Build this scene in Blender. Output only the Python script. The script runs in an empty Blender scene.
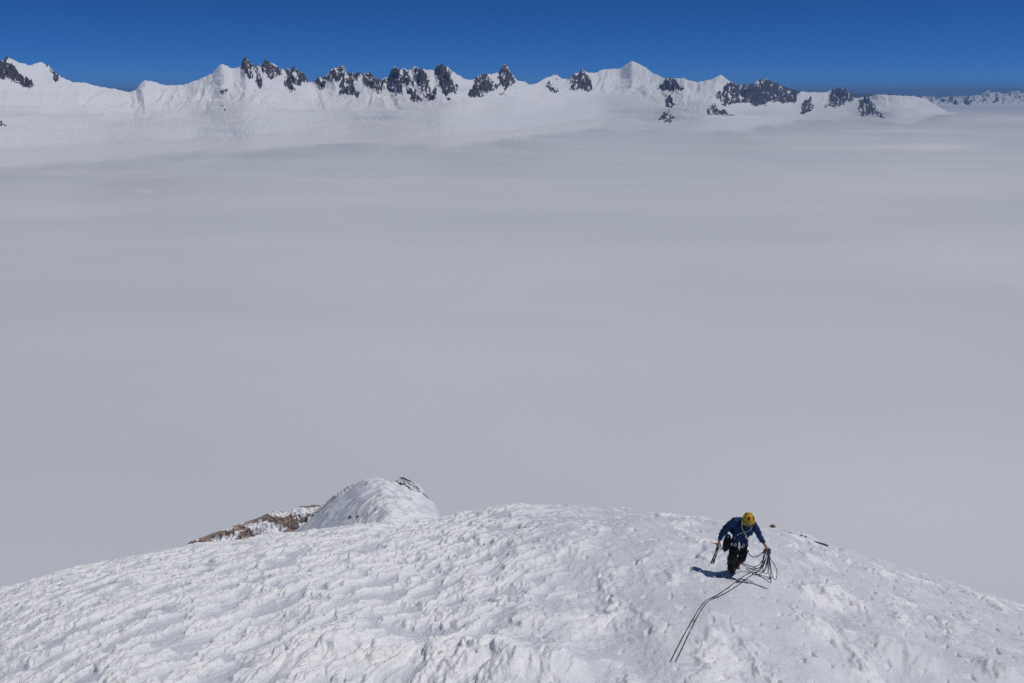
import bpy, math, random
import numpy as np
from mathutils import Vector, Matrix
R = math.radians
rng = np.random.RandomState(7)
random.seed(7)
scene = bpy.context.scene
COL = scene.collection

# ------------------------------------------------------------------ camera
W, H = 1024, 683
LENS = 28.0
F = LENS / 36.0 * W
HORIZON = 93.5
PITCH = math.atan((H / 2 - HORIZON) / F)
SP, CP = math.sin(PITCH), math.cos(PITCH)
cam_d = bpy.data.cameras.new('camera')
cam_d.lens = LENS
cam_d.clip_start = 0.1
cam_d.clip_end = 600000
cam = bpy.data.objects.new('camera', cam_d)
COL.objects.link(cam)
cam.rotation_euler = (math.pi / 2 - PITCH, 0, 0)
scene.camera = cam


def ray(u, v):
    X = (u - W / 2) / F
    Y = -(v - H / 2) / F
    return np.array([X, CP + SP * Y, -SP + CP * Y])


def P(u, v, d):
    """world point seen at a photo position at forward distance d (metres)"""
    return Vector(ray(u, v) * d)


def am(pts):
    """photo outline -> (x/y, -z/y) slopes"""
    a, m = [], []
    for u, v in pts:
        r = ray(u, v)
        a.append(r[0] / r[1])
        m.append(-r[2] / r[1])
    return np.array(a), np.array(m)


def to_px(x, y, z):
    dep = y * CP - z * SP
    up = y * SP + z * CP
    return W / 2 + F * x / dep, H / 2 - F * up / dep


# ------------------------------------------------------------------ noise
_perm = rng.permutation(256)
_perm = np.concatenate([_perm, _perm, _perm])
_ang = rng.rand(256) * 2 * np.pi
_gx, _gy = np.cos(_ang), np.sin(_ang)


def noise(x, y, seed=0):
    x = np.asarray(x, float) + seed * 17.13
    y = np.asarray(y, float) + seed * 9.71
    xi = np.floor(x).astype(np.int64)
    yi = np.floor(y).astype(np.int64)
    xf, yf = x - xi, y - yi
    xi &= 255
    yi &= 255
    u = xf * xf * xf * (xf * (xf * 6 - 15) + 10)
    v = yf * yf * yf * (yf * (yf * 6 - 15) + 10)

    def g(ix, iy, fx, fy):
        h = _perm[_perm[ix] + iy]
        return _gx[h] * fx + _gy[h] * fy
    n00 = g(xi, yi, xf, yf)
    n10 = g(xi + 1, yi, xf - 1, yf)
    n01 = g(xi, yi + 1, xf, yf - 1)
    n11 = g(xi + 1, yi + 1, xf - 1, yf - 1)
    a = n00 + u * (n10 - n00)
    b = n01 + u * (n11 - n01)
    return (a + v * (b - a)) * 1.5


def fbm(x, y, octv=4, seed=0, gain=0.5, lac=2.03):
    s, amp, f = 0, 1.0, 1.0
    for o in range(octv):
        s = s + amp * noise(x * f, y * f, seed + o * 3)
        amp *= gain
        f *= lac
    return s


def billow(x, y, octv=3, seed=0, gain=0.5):
    s, amp, f = 0, 1.0, 1.0
    for o in range(octv):
        s = s + amp * (np.abs(noise(x * f, y * f, seed + o * 3)) * 2 - 0.5)
        amp *= gain
        f *= 2.03
    return s


def sstep(x, a, b):
    t = np.clip((x - a) / (b - a), 0, 1)
    return t * t * (3 - 2 * t)


def smax(a, b, k):
    h = np.clip(0.5 + 0.5 * (a - b) / k, 0, 1)
    return b + (a - b) * h + k * h * (1 - h)


# ------------------------------------------------------------------ object helpers
def tag(o, label=None, cat=None, group=None, kind=None):
    if label:
        o['label'] = label
    if cat:
        o['category'] = cat
    if group:
        o['group'] = group
    if kind:
        o['kind'] = kind
    return o


def empty(name, loc, label, cat, group=None):
    o = bpy.data.objects.new(name, None)
    o.empty_display_size = 0.1
    COL.objects.link(o)
    o.location = loc
    return tag(o, label, cat, group)


def root_of(o):
    while o.parent:
        o = o.parent
    return o


def link_mesh(name, me, mat, parent=None, loc=None):
    """mesh given in world coordinates"""
    o = bpy.data.objects.new(name, me)
    COL.objects.link(o)
    if parent:
        off = Vector(root_of(parent).location)
        o.parent = parent
    else:
        off = Vector(loc) if loc is not None else Vector((0, 0, 0))
        o.location = off
    if off.length:
        me.transform(Matrix.Translation(-off))
    if mat:
        me.materials.append(mat)
    return o


def grid_mesh(name, V, smooth=True):
    """V: (rows, cols, 3)"""
    r, c = V.shape[:2]
    me = bpy.data.meshes.new(name)
    me.vertices.add(r * c)
    me.vertices.foreach_set('co', V.reshape(-1).astype(np.float32))
    idx = np.arange(r * c).reshape(r, c)
    q = np.stack([idx[:-1, :-1], idx[:-1, 1:], idx[1:, 1:], idx[1:, :-1]], -1).reshape(-1)
    n = (r - 1) * (c - 1)
    me.loops.add(n * 4)
    me.loops.foreach_set('vertex_index', q.astype(np.int32))
    me.polygons.add(n)
    me.polygons.foreach_set('loop_start', np.arange(n, dtype=np.int32) * 4)
    me.polygons.foreach_set('use_smooth', np.full(n, smooth))
    me.update(calc_edges=True)
    return me


def attr(me, name, vals):
    a = me.attributes.new(name, 'FLOAT', 'POINT')
    a.data.foreach_set('value', np.asarray(vals, np.float32).reshape(-1))


# ------------------------------------------------------------------ materials
class NT:
    def __init__(self, name):
        self.m = bpy.data.materials.new(name)
        self.m.use_nodes = True
        self.t = self.m.node_tree
        self.t.nodes.clear()
        self.out = self.n('ShaderNodeOutputMaterial')

    def n(self, typ, **kw):
        nd = self.t.nodes.new(typ)
        for k, v in kw.items():
            setattr(nd, k, v)
        return nd

    def l(self, a, b):
        self.t.links.new(a, b)

    def ramp(self, fac, stops):
        r = self.n('ShaderNodeValToRGB')
        while len(r.color_ramp.elements) < len(stops):
            r.color_ramp.elements.new(0.5)
        for e, (p, c) in zip(r.color_ramp.elements, stops):
            e.position = p
            e.color = (*c, 1) if len(c) == 3 else c
        self.l(fac, r.inputs[0])
        return r.outputs[0]

    def mapping(self, scale=(1, 1, 1), rot=(0, 0, 0)):
        tc = self.n('ShaderNodeTexCoord')
        mp = self.n('ShaderNodeMapping')
        mp.inputs['Scale'].default_value = scale
        mp.inputs['Rotation'].default_value = rot
        self.l(tc.outputs['Object'], mp.inputs[0])
        return mp.outputs[0]

    def noise(self, vec, scale, detail=6, rough=0.55):
        n = self.n('ShaderNodeTexNoise')
        n.inputs['Scale'].default_value = scale
        n.inputs['Detail'].default_value = detail
        n.inputs['Roughness'].default_value = rough
        self.l(vec, n.inputs['Vector'])
        return n.outputs[0]

    def bump(self, h, strength, dist):
        b = self.n('ShaderNodeBump')
        b.inputs['Strength'].default_value = strength
        b.inputs['Distance'].default_value = dist
        self.l(h, b.inputs['Height'])
        return b.outputs[0]

    def math(self, op, a, b=None):
        m = self.n('ShaderNodeMath', operation=op)
        for i, x in enumerate((a, b)):
            if x is None:
                continue
            if isinstance(x, (int, float)):
                m.inputs[i].default_value = x
            else:
                self.l(x, m.inputs[i])
        return m.outputs[0]

    def mix(self, fac, a, b):
        m = self.n('ShaderNodeMix', data_type='RGBA')
        for s, x in ((0, fac), (6, a), (7, b)):
            if isinstance(x, tuple):
                m.inputs[s].default_value = (*x, 1)
            elif isinstance(x, (int, float)):
                m.inputs[s].default_value = x
            else:
                self.l(x, m.inputs[s])
        return m.outputs[2]

    def attr(self, name):
        a = self.n('ShaderNodeAttribute', attribute_name=name)
        return a.outputs['Fac']

    def surf(self, color, rough=0.6, normal=None, spec=0.3, metal=0.0):
        p = self.n('ShaderNodeBsdfPrincipled')
        if isinstance(color, tuple):
            p.inputs['Base Color'].default_value = (*color, 1)
        else:
            self.l(color, p.inputs['Base Color'])
        if isinstance(rough, (int, float)):
            p.inputs['Roughness'].default_value = rough
        else:
            self.l(rough, p.inputs['Roughness'])
        p.inputs['Specular IOR Level'].default_value = spec
        p.inputs['Metallic'].default_value = metal
        if normal is not None:
            self.l(normal, p.inputs['Normal'])
        self.l(p.outputs[0], self.out.inputs[0])
        return p


def fabric(name, c, rough=0.8, scale=18, var=0.35, bumpd=0.01):
    t = NT(name)
    v = t.mapping()
    n = t.noise(v, scale, 5, 0.6)
    lo = tuple(x * (1 - var) for x in c)
    hi = tuple(min(1, x * (1 + var)) for x in c)
    col = t.ramp(n, [(0.3, lo), (0.7, hi)])
    t.surf(col, rough, t.bump(n, 0.6, bumpd), 0.2)
    return t.m


SNOW = (0.86, 0.87, 0.90)


def mat_snow():
    t = NT('rime_snow')
    v = t.mapping()
    n1 = t.noise(v, 11, 9, 0.66)
    n2 = t.noise(v, 1.2, 4, 0.5)
    n3 = t.noise(v, 0.45, 5, 0.6)
    icy = t.ramp(t.math('ADD', t.math('MULTIPLY', n2, 0.5), t.math('MULTIPLY', n3, 0.5)), [(0.42, (0.74, 0.765, 0.80)), (0.56, (0.87, 0.875, 0.895))])
    col = t.mix(0.25, icy, (0.86, 0.87, 0.89))
    t.surf(col, 0.55, t.bump(n1, 0.75, 0.07), 0.25)
    return t.m


def mat_rime():
    t = NT('rime_over_ice')
    v = t.mapping()
    n1 = t.noise(v, 11, 9, 0.66)
    n2 = t.noise(v, 2.2, 6, 0.6)
    f = t.math('ADD', t.attr('rime'), t.math('MULTIPLY', t.math('SUBTRACT', n2, 0.5), 0.7))
    col = t.ramp(f, [(0.1, (0.73, 0.75, 0.80)), (0.45, (0.80, 0.81, 0.845)), (0.85, (0.90, 0.90, 0.915))])
    t.surf(col, t.ramp(f, [(0.2, (0.42,) * 3), (0.6, (0.65,) * 3)]), t.bump(n1, 0.7, 0.06), 0.3)
    return t.m


def mat_range():
    t = NT('snow_and_rock_range')
    v = t.mapping((1 / 100, 1 / 100, 1 / 100))
    rk = t.attr('rock')
    n = t.noise(v, 1.0, 8, 0.6)
    n2 = t.noise(v, 0.3, 5, 0.6)
    nd = t.noise(v, 2.2, 6, 0.65)
    edge = t.math('ADD', t.math('MULTIPLY', rk, 0.9), t.math('MULTIPLY', t.math('SUBTRACT', t.math('ADD', t.math('MULTIPLY', n, 0.5), t.math('MULTIPLY', nd, 0.5)), 0.5), 0.7))
    fac = t.ramp(edge, [(0.44, (0, 0, 0)), (0.56, (1, 1, 1))])
    rock = t.ramp(t.math('ADD', t.math('MULTIPLY', n2, 0.4), t.math('MULTIPLY', nd, 0.6)), [(0.36, (0.018, 0.018, 0.028)), (0.64, (0.12, 0.105, 0.11))])
    snow = t.mix(t.attr('pale'), t.ramp(n, [(0.3, (0.64, 0.655, 0.69)), (0.6, (0.70, 0.715, 0.745))]), (0.78, 0.79, 0.815))
    col = t.mix(fac, snow, rock)
    t.surf(col, 0.75, t.bump(n, 0.5, 30), 0.15)
    return t.m


def mat_outcrop(lo, hi, name, sc=1.0, snow_amt=0.5):
    t = NT(name)
    v = t.mapping()
    rk = t.attr('rock')
    n = t.noise(v, 1.0 * sc, 7, 0.58)
    n2 = t.noise(v, 0.7 * sc, 6, 0.6)
    n3 = t.noise(v, 5 * sc, 8, 0.65)
    edge = t.math('ADD', rk, t.math('MULTIPLY', t.math('SUBTRACT', n, 0.5), 0.75))
    fac = t.ramp(edge, [(0.47, (0, 0, 0)), (0.53, (1, 1, 1))])
    rock = t.ramp(t.math('ADD', t.math('MULTIPLY', n2, 0.6), t.math('MULTIPLY', n3, 0.4)), [(0.35, lo), (0.65, hi)])
    col = t.mix(fac, SNOW, rock)
    t.surf(col, 0.8, t.bump(n3, 0.9, 0.15), 0.2)
    return t.m


def mat_fog():
    t = NT('fog_top')
    v = t.mapping((1 / 1000, 1 / 1000, 1 / 1000))
    n = t.noise(v, 0.16, 5, 0.5)
    v2 = t.mapping((1 / 6000, 1 / 1500, 1 / 1000), (0, 0, R(8)))
    n2 = t.noise(v2, 0.8, 4, 0.5)
    s = t.math('ADD', t.math('MULTIPLY', n, 0.5), t.math('MULTIPLY', n2, 0.5))
    col = t.mix(t.attr('thick'), t.ramp(s, [(0.36, FOG_LO), (0.64, FOG_HI)]), FOG_PALE)
    d = t.n('ShaderNodeBsdfDiffuse')
    t.l(col, d.inputs[0])
    tr = t.n('ShaderNodeBsdfTransparent')
    mx = t.n('ShaderNodeMixShader')
    t.l(t.attr('cover'), mx.inputs[0])
    t.l(tr.outputs[0], mx.inputs[1])
    t.l(d.outputs[0], mx.inputs[2])
    t.l(mx.outputs[0], t.out.inputs[0])
    return t.m


FOG_LO = (0.56, 0.59, 0.64)
FOG_HI = (0.65, 0.675, 0.71)
FOG_PALE = (0.72, 0.725, 0.76)
M_SNOW = mat_snow()
M_RIME = mat_rime()
M_RANGE = mat_range()
M_FOG = mat_fog()
M_BROWN = mat_outcrop((0.19, 0.15, 0.13), (0.50, 0.40, 0.34), 'brown_rock')
M_DARKROCK = mat_outcrop((0.03, 0.028, 0.027), (0.12, 0.10, 0.09), 'dark_rock', 2.0)

# ------------------------------------------------------------------ foreground snow ridge
SIL = [(-700, 860), (-350, 716), (-100, 622), (0, 592), (60, 575), (130, 558), (190, 548), (250, 541), (300, 533), (345, 528),
       (400, 526), (440, 521), (470, 513), (505, 507), (550, 505), (600, 508), (650, 513), (700, 519), (735, 522),
       (790, 533), (830, 546), (880, 560), (940, 579), (1024, 607), (1150, 652), (1400, 760), (1800, 990)]
HUMP = [(-700, 1400), (200, 700), (262, 580), (280, 545), (290, 535), (301, 527), (330, 503.5), (345, 492), (357, 483), (366, 479.5), (376, 479.5), (386, 482),
        (397, 487), (410, 492), (422, 498), (431, 504), (437, 511), (442, 522), (450, 545), (470, 600), (560, 800), (1800, 1400)]
sa, sm_ = am(SIL)
ha, hm_ = am(HUMP)
A_T = np.linspace(-2.6, 2.6, 5201)


def smooth_tab(a, m, w):
    t = np.interp(A_T, a, m)
    k = np.exp(-0.5 * (np.arange(-60, 61) / w) ** 2)
    k /= k.sum()
    tp = np.concatenate([np.full(60, t[0]), t, np.full(60, t[-1])])
    return np.convolve(tp, k, 'valid')


SIL_T = smooth_tab(sa, sm_, 22)
HUMP_T = smooth_tab(ha, hm_, 4)
YS, KS = 27.0, 0.0118


LUMPS = []  # (x, y, height, rx, ry)


def base_z(x, y):
    yy = np.maximum(y, 0.05)
    a = x / yy
    m = np.interp(a, A_T, SIL_T)
    ys = YS + 3.0 * noise(a * 2.0, 0 * a, 5)
    d = y - ys
    z1 = -m * y - KS * d * d
    # past the brow the face drops ever more steeply, then runs on straight
    lim = 38.0
    far = np.maximum(d - lim, 0)
    z1 = z1 + KS * far * far - 0.25 * far
    r = np.maximum(9.6 - y, 0)
    z1 = z1 + 0.09 * r * r
    hm = np.interp(a, A_T, HUMP_T)
    d2 = y - 46.0
    kh = np.where(d2 < 0, 0.0095 - 0.0047 * sstep(a, -0.225, -0.165), 0.05)
    z2 = -hm * y - kh * d2 * d2
    f2 = np.maximum(d2 - 14, 0)
    z2 = z2 + 0.05 * f2 * f2 - 0.3 * f2
    return smax(z1, z2, 0.4 + 1.0 * sstep(a, -0.16, -0.10))


SWELLS = []


def height(x, y, full=False):
    x = np.asarray(x, float)
    y = np.asarray(y, float)
    z = base_z(x, y)
    a = x / np.maximum(y, 0.05)
    near = 1 - sstep(y, 40, 60)
    # broad swells
    z = z + 0.16 * fbm(x / 3.2, y / 4.0, 3, 11) * near * sstep(y, 3, 9)
    for (lx, ly, h, rx, ry) in SWELLS:
        z = z + h * np.exp(-((x - lx) / rx) ** 2 - ((y - ly) / ry) ** 2)
    left = 1 - sstep(a + 0.05 * noise(x / 2, y / 2, 3), -0.08, 0.2)
    al, ac = 0.5 * x + 0.87 * y, 0.87 * x - 0.5 * y
    warp = 0.22 * fbm(x / 0.9, y / 0.9, 2, 40)
    c1 = fbm(x / 0.13, y / 0.2, 3, 57, 0.6)
    # wind packed plates of rime over grey ice, drawn out along the wind on the left
    nl = fbm((al + warp) / 1.15, (ac + warp) / 0.40, 4, 21, 0.58)
    pl = sstep(nl + 0.25 * noise(x / 2.5, y / 2.5, 23), -0.14, 0.34)
    s2 = billow((al + warp) / 0.6, (ac + warp) / 0.22, 2, 27)
    pat = sstep(fbm(x / 1.9, y / 2.6, 2, 59), -0.3, 0.6)
    nr = fbm(x / 0.8 + warp, y / 1.15 - warp, 4, 31, 0.55)
    pr = sstep(nr, -0.05, 0.5)
    t0 = fbm(x / 1.3 + warp, y / 1.7, 2, 61)
    t2 = billow(x / 0.34, y / 0.5 + warp, 2, 35)
    pit = sstep(noise((al + 0.3 * warp) / 0.42, ac / 0.22, 55), 0.46, 0.72)
    dl = 0.075 * pl + 0.035 * nl + (0.012 * s2 + 0.022 * c1) * (0.35 + pl)
    dr = 0.05 * nr * (0.4 + pat) + 0.045 * pr * pat + 0.03 * t2 * (0.1 + pat) + 0.06 * t0 - 0.08 * pit + 0.007 * c1
    hump = sstep(y, 30, 36)
    smooth_side = 1 - sstep(a, -0.225, -0.165)
    det = (left * dl + (1 - left) * dr) * (1 - hump * (0.1 + 0.6 * smooth_side))
    rime = np.clip(left * pl + (1 - left) * pr * (0.35 + 0.65 * pat), 0, 1) * (1 - 0.6 * hump * smooth_side)
    z = z + det * near + 0.27 * hump * near * fbm(x / 1.3, y / 1.6, 3, 63) * (1 - 0.5 * smooth_side)
    for (lx, ly, h, rx, ry, terr) in LUMPS:
        q = ((x - lx) / rx) ** 2 + ((y - ly) / ry) ** 2
        e = np.exp(-q)
        n_ = fbm(al / 1.1 + warp, ac / 0.5, 3, 51, 0.55)
        b_ = billow(x / 0.42 + warp, y / 0.55, 3, 53, 0.5)
        f = 1 + 0.55 * n_ + 0.05 * b_
        if terr:                                            # crusted layers, one over the other
            f = 0.55 * f + 0.45 * (np.floor(f * 3.2) + sstep(f * 3.2 - np.floor(f * 3.2), 0.55, 0.95)) / 3.2
        z = z + h * e * f
        rime = np.maximum(rime, (0.95 if terr else 0.45) * sstep(e, 0.15, 0.5) * (0.55 + 0.45 * sstep(n_, -0.3, 0.2)))
    return (z, rime) if full else z


def ground(u, v, y0=6.0, y1=60.0, n=2400):
    """where the sight line through a photo position meets the snow"""
    r = ray(u, v)
    ys = np.linspace(y0, y1, n)
    k = ys / r[1]
    zz = height(r[0] * k, ys) - r[2] * k
    i = np.argmax(zz > 0)
    if zz[i] <= 0:
        i = n - 1
    t = k[i]
    return Vector(r * t), t


for (u, v, h, rx, ry) in [(500, 572, -0.15, 1.5, 2.0), (565, 592, -0.19, 1.3, 1.6), (605, 625, -0.22, 0.95, 1.1), (640, 668, -0.19, 0.7, 0.8),
                          (700, 610, 0.10, 1.2, 1.4), (870, 640, 0.16, 1.1, 0.9), (820, 600, -0.10, 0.9, 1.2)]:
    p, _ = ground(u, v)
    SWELLS.append((p.x, p.y, h, rx, ry))
_l = []
for (u, v, h, rx, ry, terr) in [(545, 668, 0.26, 0.75, 0.5, 1), (480, 662, 0.24, 1.0, 0.55, 1), (400, 655, 0.20, 1.2, 0.6, 1), (310, 660, 0.16, 1.0, 0.5, 1), (330, 640, 0.10, 0.9, 0.35, 1),
                                (1000, 676, 0.30, 0.55, 0.5, 0), (905, 655, 0.18, 0.75, 0.6, 0), (830, 668, 0.14, 0.6, 0.45, 0), (965, 632, 0.14, 0.6, 0.6, 0), (690, 678, 0.10, 0.6, 0.35, 0)]:
    p, _ = ground(u, v)
    _l.append((p.x, p.y, h, rx, ry, terr))
LUMPS += _l

acol = np.concatenate([np.linspace(-2.5, -0.87, 70)[:-1], np.arange(-0.87, 0.87, 0.00145), np.linspace(0.87, 2.5, 70)])
rows = np.concatenate([np.linspace(1.2, 9.6, 70)[:-1], 9.6 * np.exp(np.linspace(0, math.log(33 / 9.6), 560))[:-1],
                       np.linspace(33, 62, 230)[:-1], 62 * np.exp(np.linspace(0, math.log(2600 / 62), 70))])
YY, AA = np.meshgrid(rows, acol, indexing='ij')
XX = AA * YY
ZZ, RIME = height(XX, YY, True)
me = grid_mesh('snow_ridge', np.stack([XX, YY, ZZ], -1))
attr(me, 'rime', RIME)
tag(link_mesh('snow_ridge', me, M_RIME),
    'rime covered summit ridge of white snow falling away below the camera', 'snow ridge', kind='structure')
del YY, AA, XX, ZZ, RIME

# ------------------------------------------------------------------ far range
FOGZ = -1300.0
SKY = [(-420, 70), (-300, 58), (-200, 66), (-120, 76), (-60, 66), (0, 61), (9, 58), (19, 62.5), (30, 65.5), (42.5, 62), (50, 67.5), (59, 76), (72, 82), (85, 83),
       (100, 87), (115, 89), (129, 92.5), (136, 90), (140, 84), (145, 80.5), (155, 82), (165, 85.5), (184, 85), (195, 81), (212, 74), (219, 65.5), (222.5, 64),
       (232, 69), (240, 66.5), (245, 57.5), (250, 63), (256, 67.5), (260, 64.5), (265.5, 61), (275, 64.5), (281, 69), (286, 70.5), (295, 68), (302, 73),
       (309, 82.5), (314, 82), (317.5, 78), (324, 77.5), (330, 71), (341, 65), (344.5, 67.5), (346, 73), (352.5, 74), (360, 74.5), (370, 72.5), (375, 79),
       (384, 80), (390, 75), (395, 66.5), (400, 70), (411, 70), (415, 66), (420, 70), (432.5, 70), (437.5, 66), (445, 66), (454, 72.5), (465, 79), (472.5, 80),
       (477.5, 77.5), (482.5, 74), (492.5, 74.5), (500, 71), (504, 64), (507.5, 66), (511, 72.5), (517.5, 81), (525, 82), (531, 85), (539, 82.5), (545, 78),
       (552.5, 76), (555, 74), (562.5, 79), (570, 79), (575, 74), (582.5, 70.5), (589, 73), (597.5, 72.5), (600, 70), (612.5, 69), (620, 69), (625, 65.5),
       (632, 61), (640, 64.5), (644, 66.5), (654, 74), (666, 79), (672, 78), (685, 79), (697, 82.5), (710, 80), (721, 75), (729, 81), (737.5, 85), (745, 86),
       (755, 84), (760, 80.5), (765, 79), (772.5, 82.5), (780, 86), (792.5, 89.5), (797.5, 91), (812, 92.5), (825, 92.5), (830, 90), (842.5, 89), (847.5, 94),
       (853, 98.5), (868, 97), (878, 94.5), (893, 95.5), (913, 96), (925.5, 99), (935, 105), (945, 111), (957, 116), (970, 121), (1000, 129), (1450, 150)]
FOGLINE = [(-420, 200), (-200, 180), (0, 164), (50, 159), (100, 154), (150, 152), (200, 149), (250, 149), (300, 145), (350, 143), (400, 144), (450, 144), (500, 139),
           (550, 132), (600, 127), (650, 128), (700, 131), (740, 129), (760, 125), (800, 119), (850, 117), (900, 121), (930, 117), (968, 117), (1000, 121), (1450, 131)]
ka, km = am(SKY)
fa, fm = am(FOGLINE)
A_R = np.linspace(-1.0, 1.15, 4301)
SKY_M = np.interp(A_R, ka, km)
FOG_M = np.interp(A_R, fa, fm)
_low = np.max(np.stack([np.roll(SKY_M, q) for q in range(-50, 51, 5)]), 0)
_k = np.exp(-0.5 * (np.arange(-200, 201) / 60) ** 2)
SKY_S = np.convolve(np.pad(0.25 * SKY_M + 0.75 * _low + 0.0015, 200, 'edge'), _k / _k.sum(), 'valid')
kk = np.exp(-0.5 * (np.arange(-40, 41) / 16) ** 2)
FOG_M = np.convolve(np.pad(FOG_M, 40, 'edge'), kk / kk.sum(), 'valid')
YC_T = -FOGZ / FOG_M
YR_T = YC_T * np.interp(A_R, [-1, 0, 0.35, 0.6, 1.2], [1.36, 1.32, 1.28, 1.2, 1.2])
kk2 = np.exp(-0.5 * (np.arange(-120, 121) / 50) ** 2)
YR_T = np.convolve(np.pad(YR_T, 120, 'edge'), kk2 / kk2.sum(), 'valid')


def range_base(a, y, warp=0.0):
    yc = np.interp(a, A_R, YC_T)
    yr = np.interp(a, A_R, YR_T)
    zr = -np.interp(a, A_R, SKY_S) * yr
    s = (y - yc) / (yr - yc)
    dz = -np.interp(a + warp * (1 - np.clip(s, 0, 1)), A_R, SKY_M) * yr - zr
    sc = np.clip(s, 0, 1)
    g = 0.50 * sc + 0.16 * sstep(sc, 0.25, 0.5) + 0.34 * sc ** 4
    pk = np.maximum(dz, 0) * sstep(sc, 0.62, 1.0) ** 1.15 + np.minimum(dz, 0) * sstep(sc, 0.35, 1.0)
    z = FOGZ + (zr - FOGZ) * g + pk
    z = np.where(s < 0, FOGZ + s * 0.42 * np.maximum(zr - FOGZ, 1400), z)
    z = np.where(s > 1, zr + dz - (s - 1) * 3.0 * np.maximum(zr - FOGZ, 1400), z)
    return z, s, yr


ROCKS = [[(0, 62), (8, 60), (13, 70), (22, 79), (33, 87), (28, 90), (16, 85), (-4, 76), (-30, 72)], [(45, 65), (49, 66), (59, 77), (55, 79)], [(-6, 120), (3, 121), (6, 126), (-6, 128)],
         [(240, 68), (245, 57), (256, 70), (251, 76)], [(259, 66), (266, 60), (282, 70), (278, 78), (268, 76)], [(283, 72), (296, 67), (309, 83), (300, 85), (290, 81)],
         [(284, 77), (290, 80), (294, 90), (289, 92)], [(219, 91), (226, 90), (223, 96)], [(220, 108), (225, 109), (225, 114)], [(256, 73), (261, 76), (262, 86), (257, 84)],
         [(313, 84), (318, 77), (325, 86), (320, 89)], [(324, 79), (342, 64), (345, 74), (339, 81), (330, 82)], [(343, 79), (350, 74), (358, 95), (340, 95)],
         [(352, 74), (371, 72), (384, 82), (380, 91), (366, 86), (358, 80)], [(384, 82), (396, 66), (404, 83), (397, 92), (389, 87)],
         [(403, 70), (408, 71), (420, 98), (412, 99), (405, 84)], [(413, 66), (423, 71), (436, 98), (428, 100), (418, 82)],
         [(435, 68), (446, 65), (450, 76), (456, 92), (447, 98), (440, 86)], [(469, 98), (482, 74), (491, 90), (484, 98)],
         [(498, 74), (505, 63), (517, 82), (506, 87), (499, 81)], [(499, 91), (503, 90), (509, 99)], [(548, 82), (552, 83), (557, 95), (552, 94)],
         [(569, 81), (583, 70), (591, 84), (588, 96), (577, 92)], [(551, 75), (555, 73), (558, 83)], [(655, 93), (670, 78), (681, 89), (672, 94), (664, 90)],
         [(663, 96), (672, 98), (674, 107), (667, 105)], [(658, 119), (667, 110), (674, 118), (664, 122)],
         [(722, 95), (730, 88), (745, 85), (765, 78), (794, 90), (791, 103), (772, 101), (758, 105), (745, 101), (728, 107)],
         [(704, 113), (716, 108), (737, 116), (722, 117)], [(799, 111), (808, 98), (813, 105), (806, 113)], [(827, 107), (835, 90), (844, 88), (852, 102), (840, 107)],
         [(858, 108), (866, 102), (884, 115), (870, 115)], [(476, 82), (482, 73), (496, 82), (500, 86), (490, 88)]]


def inside(poly, u, v):
    res = np.zeros(u.shape, bool)
    n = len(poly)
    for i in range(n):
        x0, y0 = poly[i]
        x1, y1 = poly[(i + 1) % n]
        if y0 == y1:
            continue
        c = ((y0 > v) != (y1 > v)) & (u < (x1 - x0) * (v - y0) / (y1 - y0) + x0)
        res ^= c
    return res


ac_ = np.arange(-0.93, 1.02, 0.00085)
sr = np.concatenate([np.linspace(-0.5, 0, 24)[:-1], np.linspace(0, 0.7, 130)[:-1], np.linspace(0.7, 1.0, 110)[:-1], np.linspace(1.0, 1.35, 16)])
SS, AR = np.meshgrid(sr, ac_, indexing='ij')
yc = np.interp(AR, A_R, YC_T)
yr = np.interp(AR, A_R, YR_T)
YY = yc + SS * (yr - yc)
Z, S, YR = range_base(AR, YY, 0.05 * noise(AR * 9, AR * 0, 64) - 0.02)
uu, vv = to_px(AR * YY, YY, Z)
wu = uu + 3.2 * fbm(uu / 9, vv / 6, 3, 61)
wv = vv + 2.6 * fbm(uu / 9, vv / 6, 3, 67)
rock = np.zeros(uu.shape, bool)
for p in ROCKS:
    cx_, cy_ = sum(q[0] for q in p) / len(p), sum(q[1] for q in p) / len(p)
    p = [(cx_ + (q[0] - cx_) * 1.16, cy_ + (q[1] - cy_) * 1.12) for q in p]
    rock |= inside(p, wu, wv)
rock = rock.astype(float) * (S <= 1.02)
rockz = rock.copy()
for _ in range(4):
    rockz[1:-1, 1:-1] = 0.2 * (rockz[1:-1, 1:-1] + rockz[:-2, 1:-1] + rockz[2:, 1:-1] + rockz[1:-1, :-2] + rockz[1:-1, 2:])
fan = 1.5 * fbm(uu / 9, vv / 9, 2, 63)
rib = 1 - np.abs(fbm((uu + 0.5 * vv) / 6.0 + 0.5 * fan, vv / 14 + 0.2 * fan, 4, 65, 0.6)) * 2.2      # gullies falling one way
rib2 = 1 - np.abs(fbm((uu - 0.8 * vv) / 8.0 + 0.4 * fan, vv / 17, 4, 66, 0.6)) * 2.2                  # and across it
gul = np.maximum(rib, rib2 * 0.9)
rock *= 1 - 0.9 * sstep(gul + 0.10 * fbm(uu / 7, vv / 5, 3, 70), 0.68, 0.90)
attr_fresh = sstep(SS + 0.18 * fbm(uu / 30, vv / 14, 3, 68), 0.35, 0.85)  # snow colour grows paler toward the crest, broken up by noise
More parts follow.
